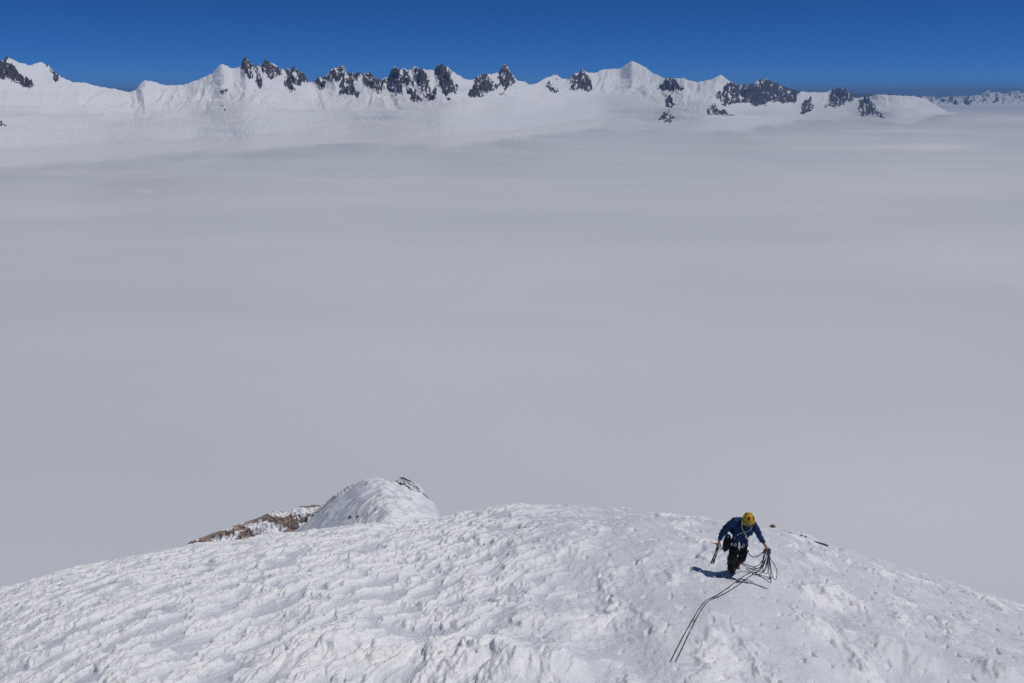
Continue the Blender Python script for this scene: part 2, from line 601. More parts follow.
# soften the edges of the mask a little
for _ in range(1):
    rock[1:-1, 1:-1] = 0.5 * rock[1:-1, 1:-1] + 0.125 * (rock[:-2, 1:-1] + rock[2:, 1:-1] + rock[1:-1, :-2] + rock[1:-1, 2:])
mpp = YY / F   # metres per photo pixel there
wp = 9 * fbm(uu / 50, SS * 2.2, 3, 69)
ridged = 1 - np.abs(fbm((uu + wp * 2 + 0.6 * vv) / 34, vv / 38, 3, 71, 0.5)) * 2
broad = 0.6 * fbm((uu + wp) / 95, SS * 2.2, 3, 73, 0.5) + 0.6 * fbm((uu + 2 * vv) / 120, vv / 11, 3, 74, 0.5)
spur = 1 - np.abs(fbm((uu + wp + 0.5 * vv) / 13, (vv - 0.2 * uu) / 17, 4, 75, 0.55)) * 2
fine = fbm(uu / 5.5, SS * 14, 4, 77, 0.6)
face = np.exp(-((uu - 245) / 45) ** 2) + 0.5 * np.exp(-((uu - 480) / 60) ** 2) + 0.4 * np.exp(-((uu - 690) / 50) ** 2)
env = sstep(SS, 0.45, 0.9) * (1 - np.clip(SS, 0, 1) ** 14)
low = sstep(SS, 0.05, 0.3) * (1 - sstep(SS, 0.75, 1.0))
serac = np.zeros(uu.shape)
for (u, v, hw, hh, k) in [(80, 122, 50, 9, 0.8), (150, 128, 40, 9, 0.5), (320, 122, 45, 5, 1.0), (385, 122, 18, 7, 0.9), (232, 105, 30, 16, 0.35), (455, 133, 25, 5, 0.5), (540, 110, 30, 10, 0.5), (690, 105, 18, 14, 0.6)]:
    serac += k * np.exp(-((uu - u) / hw) ** 2 - ((vv - v) / hh) ** 2)
serac *= sstep(fbm(uu / 14, vv / 4, 3, 83), -0.25, 0.35)
Z = Z + mpp * (env * (2.6 * (ridged - 0.4) + (0.5 + 1.2 * rock + 0.5 * face) * (spur - 0.4) + 0.35 * fine + rockz * (4.0 - 6.0 * gul + 2.2 * fbm(uu / 3.0, vv / 3.0, 3, 81, 0.6)))
               + low * (4.6 * broad + 0.4 * face * (spur - 0.4)) + serac * 1.5 * fbm(uu / 3.0, vv / 1.1, 3, 87))
jag = fbm(uu / 5.0, SS * 0 + 3.3, 4, 91, 0.65)
Z = Z + mpp * (2.4 * jag + 0.6) * sstep(SS, 0.86, 1.0) * np.clip(rockz * 1.3 + 0.22, 0, 1)
me = grid_mesh('mountains', np.stack([AR * YY, YY, Z], -1))
attr(me, 'rock', rock)
attr(me, 'pale', attr_fresh)
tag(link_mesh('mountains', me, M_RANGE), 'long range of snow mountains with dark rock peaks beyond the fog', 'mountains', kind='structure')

# lower hills at the far horizon
FAR = [(-500, 94), (100, 92.5), (600, 92), (840, 93), (880, 94), (905, 95), (928, 97), (943, 98), (958, 96.5), (970, 96.5), (980, 95), (988, 90), (993, 92), (998, 92.5), (1003, 94), (1008, 93),
       (1013, 91.5), (1018, 90), (1026, 91.5), (1040, 88), (1060, 92), (1080, 89), (1300, 92)]
va, vm = am(FAR)
af = np.arange(-0.9, 0.98, 0.0009)
sf = np.linspace(-0.3, 1.3, 90)
SS, AR = np.meshgrid(sf, af, indexing='ij')
y0 = np.interp(AR, [-1, 0.45, 0.5, 0.56, 1], [105000, 105000, 92000, 88000, 85000])
y1 = y0 * 1.3
YY = y0 + SS * (y1 - y0)
zr = -np.interp(AR, va, vm) * y1
g = np.clip(SS, 0, 1)
mpp = YY / F
uu = W / 2 + F * AR * 0.97
n = 1 - np.abs(fbm(uu / 11 + 0.8 * SS, SS * 3, 4, 95, 0.55)) * 2
hill = np.interp(AR, [-1, 0.44, 0.5, 1], [0.3, 0.3, 1, 1])
Z = FOGZ + (zr - FOGZ) * (0.75 * g + 0.25 * g ** 3) + mpp * 4.0 * hill * (n - 0.3) * sstep(SS, 0.02, 0.4) * (1 - g ** 8)
Z = np.where(SS > 1, zr - (SS - 1) * 4000, Z) + np.where(SS < 0, SS * 900, 0)
Z = Z + mpp * 0.8 * fbm(uu / 4, SS * 8, 3, 99) * sstep(SS, 0.05, 0.3)
me = grid_mesh('far_hills', np.stack([AR * YY, YY, Z], -1))
rk = sstep(fbm(uu / 7, SS * 5, 4, 101, 0.6), 0.0, 0.25) * 0.8 * sstep(SS, 0.1, 0.3) * 0.8
rk = np.where(hill < 0.9, 0.75, rk)
attr(me, 'rock', rk)
attr(me, 'pale', 0.6 + 0 * rk)
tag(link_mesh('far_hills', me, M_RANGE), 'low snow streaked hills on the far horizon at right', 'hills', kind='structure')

# ------------------------------------------------------------------ fog filling the valley
th = np.linspace(-1.15, 1.15, 700)
rr = 500 * np.exp(np.linspace(0, math.log(260000 / 500), 620))
RR, TH = np.meshgrid(rr, th, indexing='ij')
XX, YY = RR * np.sin(TH), RR * np.cos(TH)
AR = XX / YY
zt, s, _ = range_base(np.clip(AR, -0.93, 1.02), YY)
depth = FOGZ - zt + 80 * fbm(XX / 1500, YY / 3000, 4, 111) + 130 * fbm(XX / 4200, YY / 7000, 2, 113) - 30
depth = depth + 700 * sstep(AR, 0.50, 0.535)
depth = np.where((AR < -0.93) | (AR > 1.02) | (s > 1.3), 900, depth)
cover = 1 - np.exp(-np.maximum(depth, 0) / 260.0)
ZF = FOGZ + 45 * fbm(XX / 6000, YY / 7000, 2, 121) * (1 - sstep(YY, 9000, 30000)) + 5 * fbm(XX / 1500, YY / 2200, 3, 127) * (1 - sstep(YY, 6000, 14000))
ZF = ZF + 260 * np.exp(-((XX + 2500) / 3200) ** 2 - ((YY - 1500) / 3500) ** 2)
me = grid_mesh('fog_sea', np.stack([XX, YY, ZF], -1))
attr(me, 'cover', cover)
uf, vf = to_px(XX, YY, np.full(XX.shape, FOGZ))
thick = np.zeros(XX.shape)
for (u, v, hw, hh, k) in [(90, 208, 260, 20, 0.5), (925, 146, 66, 3.2, 1.5), (1010, 119, 60, 4.0, 1.3), (905, 131, 50, 2.6, 1.0), (870, 190, 260, 22, 0.45), (145, 190.5, 9, 1.8, 1.8), (60, 172, 120, 5, 0.5),
                          (620, 146, 300, 6, 0.12), (780, 139, 90, 5, 0.5), (950, 520, 420, 160, 0.7), (420, 420, 360, 110, 0.25), (1000, 260, 200, 40, 0.3)]:  # thicker wisps, plus broad patches simply set paler, most at lower right
    w_ = (0.35 if hw < 150 else 0.12) * fbm(uf / (hw * 0.5), vf / (hh * 0.7), 4, 131 + int(u))
    e_ = ((uf - u) / hw) ** 2 + ((vf - v) / hh) ** 2
    thick += k * np.exp(-1.4 * np.maximum(e_ + w_ * np.minimum(e_, 1.5), 0))
attr(me, 'thick', np.clip(thick, 0, 1))
tag(link_mesh('fog_sea', me, M_FOG), 'smooth grey sea of fog filling the valley below the mountains', 'fog', kind='stuff')

# ground under the fog, reaching the horizon
rr2 = np.array([300, 3000, 30000, 290000.0])
th2 = np.linspace(-1.25, 1.25, 40)
RR, TH = np.meshgrid(rr2, th2, indexing='ij')
me = grid_mesh('valley_floor', np.stack([RR * np.sin(TH), RR * np.cos(TH), np.full(RR.shape, FOGZ - 1600)], -1))
tag(link_mesh('valley_floor', me, M_SNOW), 'snow covered valley floor hidden under the fog', 'ground', kind='structure')


# ------------------------------------------------------------------ rock outcrops on the ridge
def crag(name, sky, foot_drop, d, thick, mat, label, rough=0.25, cols=220, rws=70, rockf=None, seed=0, group=None, snow_lo=0.4, mounds=0.6, cat='rock'):
    """a rock rib: its crest follows the outline, its front face falls toward the viewer, its back face away"""
    us = np.linspace(sky[0][0], sky[-1][0], cols)
    vs = np.interp(us, [p[0] for p in sky], [p[1] for p in sky])
    s = np.linspace(0, 1, rws)          # 0 front foot, 0.6 crest, 1 back foot
    V = np.zeros((rws, cols, 3))
    rk = np.zeros((rws, cols))
    for j in range(cols):
        c = ray(us[j], vs[j]) * d
        e = min(1.0, 6.0 * min(j, cols - 1 - j) / cols + 0.08)
        for i in range(rws):
            if s[i] < 0.6:
                t = 1 - s[i] / 0.6
                dy, dz = -thick * e * t, -foot_drop * e * t ** 1.25
            else:
                t = (s[i] - 0.6) / 0.4
                dy, dz = thick * e * 0.8 * t, -foot_drop * 1.6 * e * t ** 1.4
            V[i, j] = c + np.array([0, dy, dz])
    X, Y = V[..., 0], V[..., 1]
    S = np.repeat(s[:, None], cols, 1)
    step = fbm(X / 1.7, S * 9 + X * 0.2, 4, seed + 3, 0.55)
    ter = np.round(step * 3) / 3
    disp = rough * (0.6 * ter + 0.5 * step + 0.4 * fbm(X / 0.25, S * 16, 3, seed + 9, 0.6))
    w = 1 - 0.75 * np.exp(-((S - 0.6) / 0.05) ** 2)
    V[..., 2] += disp * w * 0.9
    V[..., 1] -= disp * 0.6 * w
    m = fbm(X / 2.0 + S, S * 10 + X * 0.3, 5, seed + 15, 0.62)
    rk = sstep(m + mounds * 0.8 * np.exp(-((S - 0.58) / 0.16) ** 2) - snow_lo, -0.12, 0.3)
    if rockf is not None:
        rk = np.clip(rk + rockf(us[None, :] + 0 * S, S), 0, 1)
    me = grid_mesh(name, V, smooth=False)
    attr(me, 'rock', rk)
    base = V[0, cols // 2]
    o = link_mesh(name, me, mat, loc=Vector(base))
    tag(o, label, cat, group)
    return o


crag('rock_outcrop', [(182, 549), (191, 541), (205, 536.5), (220, 531), (240, 524), (255, 519), (268, 513), (278, 511), (287, 512), (292, 509), (302, 506.5), (312, 505), (322, 506), (330, 512)],
     3.2, 58, 4.5, M_BROWN, 'long brown rock rib patched with snow left of the snow hump', 0.34, 300, 90, seed=200, snow_lo=0.46, mounds=0.8, cat='rock outcrop')
crag('rock_outcrop', [(312, 514), (320, 507.5), (327, 501), (333, 496), (340, 490.5), (347, 487), (354, 483.7), (360, 485)],
     1.6, 50, 1.6, M_BROWN, 'narrow dark rock ledge along the left edge of the snow hump', 0.16, 130, 50, seed=240, snow_lo=0.18, mounds=0.5, cat='rock outcrop')
crag('rock_outcrop', [(384, 487), (391, 481), (397, 478.5), (401, 476.5), (404, 477.5), (408, 479.5), (414, 481.5), (419, 485), (424, 490), (428, 498)],
     1.8, 54, 1.6, M_DARKROCK, 'small dark rock knob crusted with rime behind the right shoulder of the snow hump', 0.2, 120, 60, seed=260, snow_lo=0.42, mounds=0.75, cat='rock outcrop')


def stone(name, u, v, size, stretch, mat, label, group=None, seed=0, sink=0.25, rot=0.0, cat='stone'):
    """an angular stone half sunk in the snow"""
    p, t = ground(u, v)
    if t > 55:
        p = P(u, v + 1, 27.0 / CP)
    nu, nv = 22, 14
    V = np.zeros((nv, nu + 1, 3))
    r = np.random.RandomState(seed)
    planes = [(np.array(d) / np.linalg.norm(d), 0.42 + 0.4 * r.rand()) for d in r.randn(9, 3)]
    for i in range(nv):
        for j in range(nu + 1):
            a, b = 2 * math.pi * j / nu, math.pi * (i / (nv - 1) - 0.5)
            d = np.array([math.cos(a) * math.cos(b), math.sin(a) * math.cos(b), math.sin(b)])
            k = min(1.0, min(q / max(1e-3, float(d @ n_)) for n_, q in planes if d @ n_ > 0.05))
            V[i, j] = d * k
    V *= np.array(stretch) * size
    cr, s_ = math.cos(rot), math.sin(rot)
    Xn = V[..., 0] * cr - V[..., 2] * s_
    Zn = V[..., 0] * s_ + V[..., 2] * cr
    V[..., 0], V[..., 2] = Xn, Zn
    V += np.array(p) + np.array([0, 0, size * stretch[2] * (0.5 - sink)])
    me = grid_mesh(name, V, smooth=False)
    attr(me, 'rock', np.full(V.shape[:2], 1.0))
    o = link_mesh(name, me, mat, loc=p)
    return tag(o, label, cat, group)


def plain_rock(name, lo, hi):
    t = NT(name)
    v = t.mapping()
    n = t.noise(v, 14, 6, 0.6)
    t.surf(t.ramp(n, [(0.35, lo), (0.65, hi)]), 0.8, t.bump(n, 0.7, 0.02), 0.2)
    return t.m


M_RED = plain_rock('reddish_stone', (0.12, 0.075, 0.05), (0.30, 0.18, 0.12))
M_DST = plain_rock('dark_stone', (0.03, 0.028, 0.028), (0.09, 0.08, 0.075))
stone('stone', 772.5, 527.5, 0.11, (1.15, 0.9, 0.8), M_RED, 'reddish brown angular stone on the snow crest right of the climber', seed=3, sink=0.1)
stone('stone', 790, 533, 0.05, (1.3, 1, 0.7), M_DST, 'tiny dark stone nearest the reddish brown stone on the crest', 'tiny dark stones on the snow crest', seed=5)
stone('stone', 801.5, 536, 0.05, (1.1, 1, 0.7), M_DST, 'tiny dark stone midway between the reddish stone and thin dark rock edge', 'tiny dark stones on the snow crest', seed=6)
stone('stone', 805.5, 537, 0.045, (1.3, 1, 0.7), M_DST, 'tiny dark stone just up the crest from the thin dark rock edge', 'tiny dark stones on the snow crest', seed=8)
stone('rock', 821.5, 544.3, 0.27, (1.75, 0.35, 0.13), M_DST, 'long thin dark rock edge lying along the snow crest right of the climber', seed=11, rot=-0.36, sink=0.0, cat='rock')
stone('stone', 350, 517.5, 0.085, (1.2, 0.8, 0.8), M_DST, 'small dark stone low on the face of the snow hump', seed=13)
stone('stone', 358, 517, 0.075, (1.4, 0.8, 0.7), M_DST, 'flatter dark stone right beside the small stone on the snow hump', seed=15)

# ------------------------------------------------------------------ climber
FD = 18.5                                   # distance along the view axis


def wrinkle(o, amp, sc):
    me = o.data
    n = len(me.vertices)
    co = np.empty(n * 3)
    no = np.empty(n * 3)
    me.vertices.foreach_get('co', co)
    me.vertices.foreach_get('normal', no)
    co, no = co.reshape(-1, 3), no.reshape(-1, 3)
    d = fbm(co[:, 0] / sc + co[:, 1] / sc, co[:, 2] / sc * 1.6 + co[:, 1] / sc, 3, 300) * amp
    me.vertices.foreach_set('co', (co + no * d[:, None]).reshape(-1))
    me.update()


def skin(name, nodes, edges, mat, parent, root=None, sub=2):
    keys = list(nodes)
    me = bpy.data.meshes.new(name)
    me.from_pydata([tuple(nodes[k][0]) for k in keys], [(keys.index(a), keys.index(b)) for a, b in edges], [])
    o = bpy.data.objects.new(name, me)
    COL.objects.link(o)
    o.modifiers.new('skin', 'SKIN').use_smooth_shade = True
    for i, k in enumerate(keys):
        sv = me.skin_vertices[0].data[i]
        r = nodes[k][1]
        sv.radius = r if isinstance(r, tuple) else (r, r)
        sv.use_root = (k == (root or keys[0]))
    s = o.modifiers.new('sub', 'SUBSURF')
    s.levels = s.render_levels = sub
    bpy.context.view_layer.update()
    me2 = bpy.data.meshes.new_from_object(o.evaluated_get(bpy.context.evaluated_depsgraph_get()))
    bpy.data.objects.remove(o)
    bpy.data.meshes.remove(me)
    me2.name = name
    me2.materials.clear()
    return link_mesh(name, me2, mat, parent)


def catmull(pts, n=8):
    pts = [np.array(p, float) for p in pts]
    pts = [2 * pts[0] - pts[1]] + pts + [2 * pts[-1] - pts[-2]]
    out = []
    for i in range(1, len(pts) - 2):
        p0, p1, p2, p3 = pts[i - 1:i + 3]
        for k in range(n):
            t = k / n
            out.append(0.5 * ((2 * p1) + (p2 - p0) * t + (2 * p0 - 5 * p1 + 4 * p2 - p3) * t * t + (3 * p1 - p0 - 3 * p2 + p3) * t ** 3))
    out.append(pts[-2])
    return out


def tube_geo(pts, r, sides=8):
    pts = [Vector(p) for p in pts]
    V, Fc = [], []
    nrm = None
    for i, p in enumerate(pts):
        t = (pts[min(i + 1, len(pts) - 1)] - pts[max(i - 1, 0)]).normalized()
        if nrm is None:
            nrm = t.orthogonal().normalized()
        nrm = (nrm - t * nrm.dot(t))
        nrm = nrm.normalized() if nrm.length > 1e-6 else t.orthogonal().normalized()
        b = t.cross(nrm)
        ri = r[i] if isinstance(r, (list, tuple)) else r
        for k in range(sides):
            a = 2 * math.pi * k / sides
            V.append(p + (nrm * math.cos(a) + b * math.sin(a)) * ri)
        if i:
            o = (i - 1) * sides
            for k in range(sides):
                k2 = (k + 1) % sides
                Fc.append((o + k, o + k2, o + sides + k2, o + sides + k))
    Fc.append(tuple(reversed(range(sides))))
    n = (len(pts) - 1) * sides
    Fc.append(tuple(n + k for k in range(sides)))
    return V, Fc


def geo_mesh(name, parts, mat, parent=None, loc=None, smooth=True):
    V, Fc = [], []
    for v, f in parts:
        o = len(V)
        V += [tuple(x) for x in v]
        Fc += [tuple(i + o for i in q) for q in f]
    me = bpy.data.meshes.new(name)
    me.from_pydata(V, [], Fc)
    me.update()
    if smooth:
        me.polygons.foreach_set('use_smooth', [True] * len(me.polygons))
    return link_mesh(name, me, mat, parent, loc)


def tube(name, pts, r, mat, parent=None, loc=None, sides=8, n=8):
    return geo_mesh(name, [tube_geo(catmull(pts, n) if len(pts) > 2 else pts, r, sides)], mat, parent, loc)


M_JACKET = fabric('blue_jacket_cloth', (0.009, 0.032, 0.105), 0.7, 14, 0.4, 0.02)
M_BLACK = fabric('black_trouser_cloth', (0.012, 0.012, 0.014), 0.75, 16, 0.4, 0.02)
M_SKIN = fabric('sunburnt_skin', (0.36, 0.14, 0.075), 0.55, 20, 0.2, 0.002)
M_BOOT = fabric('rust_brown_boot', (0.16, 0.055, 0.025), 0.6, 30, 0.4, 0.005)
M_SOLE = fabric('boot_sole_rubber', (0.02, 0.02, 0.02), 0.7, 30, 0.3, 0.004)
M_YELLOW = fabric('yellow_helmet_shell', (0.52, 0.32, 0.015), 0.4, 12, 0.12, 0.001)
M_ORANGE = fabric('orange_sticker', (0.55, 0.16, 0.02), 0.4, 20, 0.1, 0.001)
M_DARK = fabric('black_plastic', (0.015, 0.015, 0.017), 0.45, 20, 0.2, 0.002)
M_WHITE = fabric('white_headband', (0.75, 0.76, 0.78), 0.7, 25, 0.1, 0.003)
M_LIME = fabric('lime_sling_tape', (0.35, 0.42, 0.05), 0.75, 40, 0.15, 0.002)
M_GREY = fabric('grey_webbing', (0.40, 0.41, 0.43), 0.7, 40, 0.2, 0.002)
M_ROPE = fabric('dark_rope_sheath', (0.05, 0.05, 0.058), 0.85, 90, 0.7, 0.004)
M_ROPE2 = fabric('grey_rope_sheath', (0.13, 0.13, 0.14), 0.85, 90, 0.6, 0.004)
t_ = NT('brushed_metal')
t_.surf((0.55, 0.55, 0.58), 0.35, t_.bump(t_.noise(t_.mapping(), 60, 3), 0.2, 0.002), 0.5, 0.9)
M_METAL = t_.m

foot_p, foot_t = ground(733, 573.5)
D0 = foot_t                               # forward distance of the front boot
root = empty('person', foot_p, 'climber in blue jacket and yellow helmet bending forward on the snow to coil a rope', 'person')


def Q(u, v, dd):
    return P(u, v, D0 + dd)


J = dict(hip=Q(739, 544.0, -0.36), waist=Q(739.5, 538.5, -0.42), chest=Q(741.5, 527.5, -0.54), neck=Q(745.0, 520.8, -0.66), head=Q(748.5, 519.6, -0.80),
         rsh=Q(734.0, 522.0, -0.54), rel=Q(723.0, 532.2, -0.44), rwr=Q(719.2, 541.2, -0.46), rha=Q(717.8, 545.2, -0.49),
         lsh=Q(753.8, 525.0, -0.62), lel=Q(759.6, 536.0, -0.66), lwr=Q(764.6, 544.6, -0.70), lha=Q(767.2, 548.4, -0.72),
         rhip=Q(735.4, 545.5, -0.36), rkn=Q(731.8, 558.0, -0.42), ran=Q(731.3, 569.3, -0.02),
         lhip=Q(743.0, 545.5, -0.36), lkn=Q(742.6, 558.0, -0.40))
lg, lt = ground(736.6, 567.2)
J['lan'] = lg + Vector((0, 0.0, 0.11))
rg, rt = ground(733, 573.0)
J['ran'] = rg + Vector((-0.03, 0.10, 0.11))
up_h = Vector((0.05, -0.13, 0.99)).normalized()        # crown direction of the bowed head
fw_h = (Vector((0.13, -0.92, -0.36)) - up_h * Vector((0.13, -0.92, -0.36)).dot(up_h)).normalized()
sd_h = fw_h.cross(up_h)
hc = J['head']

# --- body: head, neck, trunk, limbs and hands in one skin
nodes = {'hip': (J['hip'], 0.12), 'waist': (J['waist'], 0.11), 'chest': (J['chest'], 0.13), 'neck': (J['neck'], 0.06),
         'skullbase': (hc - up_h * 0.07 - fw_h * 0.02, 0.065), 'skull': (hc + up_h * 0.03, 0.088), 'crown': (hc + up_h * 0.09, 0.07),
         'jaw': (hc - up_h * 0.085 + fw_h * 0.055, 0.042), 'chin': (hc - up_h * 0.12 + fw_h * 0.075, 0.026),
         'cheek': (hc - up_h * 0.03 + fw_h * 0.06, 0.05), 'nose': (hc - up_h * 0.085 + fw_h * 0.125, 0.013),
         'rear': (hc - up_h * 0.035 - sd_h * 0.088, 0.016), 'lear': (hc - up_h * 0.035 + sd_h * 0.088, 0.016),
         'rsh': (J['rsh'], 0.06), 'rel': (J['rel'], 0.043), 'rwr': (J['rwr'], 0.03), 'lsh': (J['lsh'], 0.06), 'lel': (J['lel'], 0.043), 'lwr': (J['lwr'], 0.03),
         'rhip': (J['rhip'], 0.085), 'rkn': (J['rkn'], 0.055), 'ran': (J['ran'], 0.042), 'lhip': (J['lhip'], 0.085), 'lkn': (J['lkn'], 0.055), 'lan': (J['lan'], 0.042)}
edges = [('hip', 'waist'), ('waist', 'chest'), ('chest', 'neck'), ('neck', 'skullbase'), ('skullbase', 'skull'), ('skull', 'crown'), ('skullbase', 'jaw'), ('jaw', 'chin'),
         ('skull', 'cheek'), ('cheek', 'nose'), ('skull', 'rear'), ('skull', 'lear'),
         ('chest', 'rsh'), ('rsh', 'rel'), ('rel', 'rwr'), ('chest', 'lsh'), ('lsh', 'lel'), ('lel', 'lwr'), ('hip', 'rhip'), ('rhip', 'rkn'), ('rkn', 'ran'),
         ('hip', 'lhip'), ('lhip', 'lkn'), ('lkn', 'lan')]


def hand(pre, wr, ha, thumb_dir, curl):
    """palm plus five curled fingers"""
    d = (ha - wr).normalized()
    sd = (thumb_dir - d * thumb_dir.dot(d)).normalized()
    cu = (curl - d * curl.dot(d)).normalized()
    palm = wr + d * 0.065
    nodes[pre + 'palm'] = (palm, (0.036, 0.024))
    edges.append((pre + 'wr', pre + 'palm'))
    for i, (off, ln) in enumerate(((0.033, 0.072), (0.011, 0.08), (-0.011, 0.075), (-0.033, 0.06))):
        k0 = palm + d * 0.03 + sd * off
        k1 = k0 + d * ln * 0.4 + cu * ln * 0.12
        k2 = k1 + d * ln * 0.12 + cu * ln * 0.42
        k3 = k2 - d * ln * 0.28 + cu * ln * 0.15
        for q, (pt, r) in enumerate(((k0, 0.012), (k1, 0.0105), (k2, 0.0095), (k3, 0.0085))):
            nodes[f'{pre}f{i}{q}'] = (pt, r)
        edges.append((pre + 'palm', f'{pre}f{i}0'))
        for q in range(3):
            edges.append((f'{pre}f{i}{q}', f'{pre}f{i}{q + 1}'))
    t0 = wr + d * 0.035 + sd * 0.03
    t1 = t0 + d * 0.03 + sd * 0.028 + cu * 0.012
    t2 = t1 + d * 0.025 + cu * 0.026 - sd * 0.004
    for q, (pt, r) in enumerate(((t0, 0.014), (t1, 0.0115), (t2, 0.0095))):
        nodes[f'{pre}t{q}'] = (pt, r)
    edges.extend([(pre + 'palm', pre + 't0'), (pre + 't0', pre + 't1'), (pre + 't1', pre + 't2')])
    return palm + d * 0.055 + cu * 0.018


grip_r = hand('r', J['rwr'], J['rha'], Vector((0.5, -0.8, 0.1)), Vector((0.8, 0.3, -0.2)))
grip_l = hand('l', J['lwr'], J['lha'], Vector((-0.3, -0.9, 0.2)), Vector((-0.6, 0.2, -0.8)))
skin('body', nodes, edges, M_SKIN, root, 'hip')

# --- clothes
jk = {'hem': (J['hip'] + (J['waist'] - J['hip']) * 0.3, (0.19, 0.135)), 'waist': (J['waist'], (0.195, 0.14)), 'mid': ((J['waist'] + J['chest']) / 2, (0.22, 0.155)), 'chest': (J['chest'], (0.235, 0.165)),
      'up': (J['neck'] * 0.6 + J['chest'] * 0.4, (0.15, 0.115)), 'col': (J['neck'] + (hc - J['neck']) * 0.12, 0.085),
      'rsh': (J['rsh'], 0.115), 'ra': ((J['rsh'] + J['rel']) / 2 + Vector((-0.01, 0, 0.01)), 0.102), 'rel': (J['rel'], 0.086), 'rf': ((J['rel'] + J['rwr']) / 2, 0.062), 'rcuff': (J['rwr'] + (J['rel'] - J['rwr']) * 0.06, 0.047),
      'lsh': (J['lsh'], 0.095), 'la': ((J['lsh'] + J['lel']) / 2 + Vector((0.01, 0, 0.01)), 0.08), 'lel': (J['lel'], 0.068), 'lf': ((J['lel'] + J['lwr']) / 2, 0.057), 'lcuff': (J['lwr'] + (J['lel'] - J['lwr']) * 0.06, 0.045)}
jacket = skin('jacket', jk, [('hem', 'waist'), ('waist', 'mid'), ('mid', 'chest'), ('chest', 'up'), ('up', 'col'), ('chest', 'rsh'), ('rsh', 'ra'), ('ra', 'rel'), ('rel', 'rf'), ('rf', 'rcuff'),
                    ('chest', 'lsh'), ('lsh', 'la'), ('la', 'lel'), ('lel', 'lf'), ('lf', 'lcuff')], M_JACKET, root, 'waist', 3)
wrinkle(jacket, 0.02, 0.16)
tr = {'hip': (J['hip'], (0.165, 0.125)), 'rhip': (J['rhip'], 0.12), 'rth': ((J['rhip'] + J['rkn']) / 2, 0.118), 'rkn': (J['rkn'], 0.098), 'rsn': ((J['rkn'] + J['ran']) / 2 + Vector((0, 0.03, 0)), 0.088), 'ran': (J['ran'] + Vector((0, 0.01, -0.035)), 0.078),
      'lhip': (J['lhip'], 0.12), 'lth': ((J['lhip'] + J['lkn']) / 2, 0.118), 'lkn': (J['lkn'], 0.098), 'lsn': ((J['lkn'] + J['lan']) / 2 + Vector((0, 0.03, 0)), 0.086), 'lan': (J['lan'] + Vector((0, 0.01, -0.035)), 0.076)}
trousers = skin('trousers', tr, [('hip', 'rhip'), ('rhip', 'rth'), ('rth', 'rkn'), ('rkn', 'rsn'), ('rsn', 'ran'), ('hip', 'lhip'), ('lhip', 'lth'), ('lth', 'lkn'), ('lkn', 'lsn'), ('lsn', 'lan')], M_BLACK, root, 'hip', 3)
wrinkle(trousers, 0.018, 0.14)


def boot(an, toe_dir):
    d = Vector(toe_dir).normalized()
    b = {'cuff': (an + Vector((0, 0, 0.05)), 0.056), 'ank': (an, 0.056), 'heel': (an - d * 0.05 - Vector((0, 0, 0.06)), 0.045), 'mid': (an + d * 0.07 - Vector((0, 0, 0.055)), 0.05), 'toe': (an + d * 0.17 - Vector((0, 0, 0.075)), 0.038)}
    o = skin('boot', b, [('ank', 'cuff'), ('ank', 'heel'), ('ank', 'mid'), ('mid', 'toe')], M_BOOT, root, 'ank')
    side = d.cross(Vector((0, 0, 1))).normalized()
    prof = [(-0.11, 0.036), (-0.05, 0.044), (0.06, 0.048), (0.13, 0.05), (0.19, 0.04), (0.225, 0.018)]
    V, Fc = [], []
    for z in (-0.09, -0.125):
        for (q, w) in prof:
            V.append(an + d * q + side * w + Vector((0, 0, z)))
        for (q, w) in reversed(prof):
            V.append(an + d * q - side * w + Vector((0, 0, z)))
    n = len(prof) * 2
    Fc = [tuple(range(n)), tuple(reversed(range(n, 2 * n)))] + [(i, n + i, n + (i + 1) % n, (i + 1) % n) for i in range(n)]
    geo_mesh('sole', [(V, Fc)], M_SOLE, o, smooth=False)


boot(J['ran'], (0.18, -0.95, -0.02))
boot(J['lan'], (0.05, -0.95, 0.0))

# --- helmet
Hm = lambda x, y, z: hc + sd_h * x + fw_h * y + up_h * z


def dome(x0, rx, ry, rz, z0, th0=0.0, nu=36, nv=14):
    V = np.zeros((nv, nu + 1, 3))
    for i in range(nv):
        ph = (math.pi / 2) * i / (nv - 1) * 0.998
        for j in range(nu + 1):
            a = 2 * math.pi * j / nu
            V[i, j] = Hm(rx * math.cos(a) * math.cos(ph), 0.004 + ry * math.sin(a) * math.cos(ph), z0 + rz * math.sin(ph) ** 0.92)
    return V


V = dome(0, 0.126, 0.15, 0.145, 0.02)
rim = V[0].copy()
V = np.concatenate([np.array([[Hm(0.132 * math.cos(2 * math.pi * j / 36), 0.008 + (0.165 if math.sin(2 * math.pi * j / 36) > 0 else 0.155) * math.sin(2 * math.pi * j / 36), -0.012) for j in range(37)]]), V])
hel = link_mesh('helmet', grid_mesh('helmet', V), M_YELLOW, root)
tube('rim', [V[0, j] for j in range(37)], 0.008, M_DARK, hel, n=2)


def vent(x, ang, len_, mat=M_DARK, name='vent', w=0.02, a0=0.45, rise=0.003):
    """a slot that follows the shell from front to back"""
    Vv = np.zeros((3, 9, 3))
    for j in range(9):
        t = a0 + len_ * j / 8
        for i, o in enumerate((-w, 0, w)):
            xx = x + o * math.sin(math.pi * (j + 0.6) / 9.2)
            c = math.sqrt(max(0, 1 - (xx / 0.126) ** 2))
            Vv[i, j] = Hm(xx * (1 + rise / 0.126), 0.004 + 0.15 * c * math.cos(t) * 1.022, 0.02 + 0.145 * c ** 0.92 * math.sin(t) ** 0.92 * 1.022)
    link_mesh(name, grid_mesh(name, Vv), mat, hel)


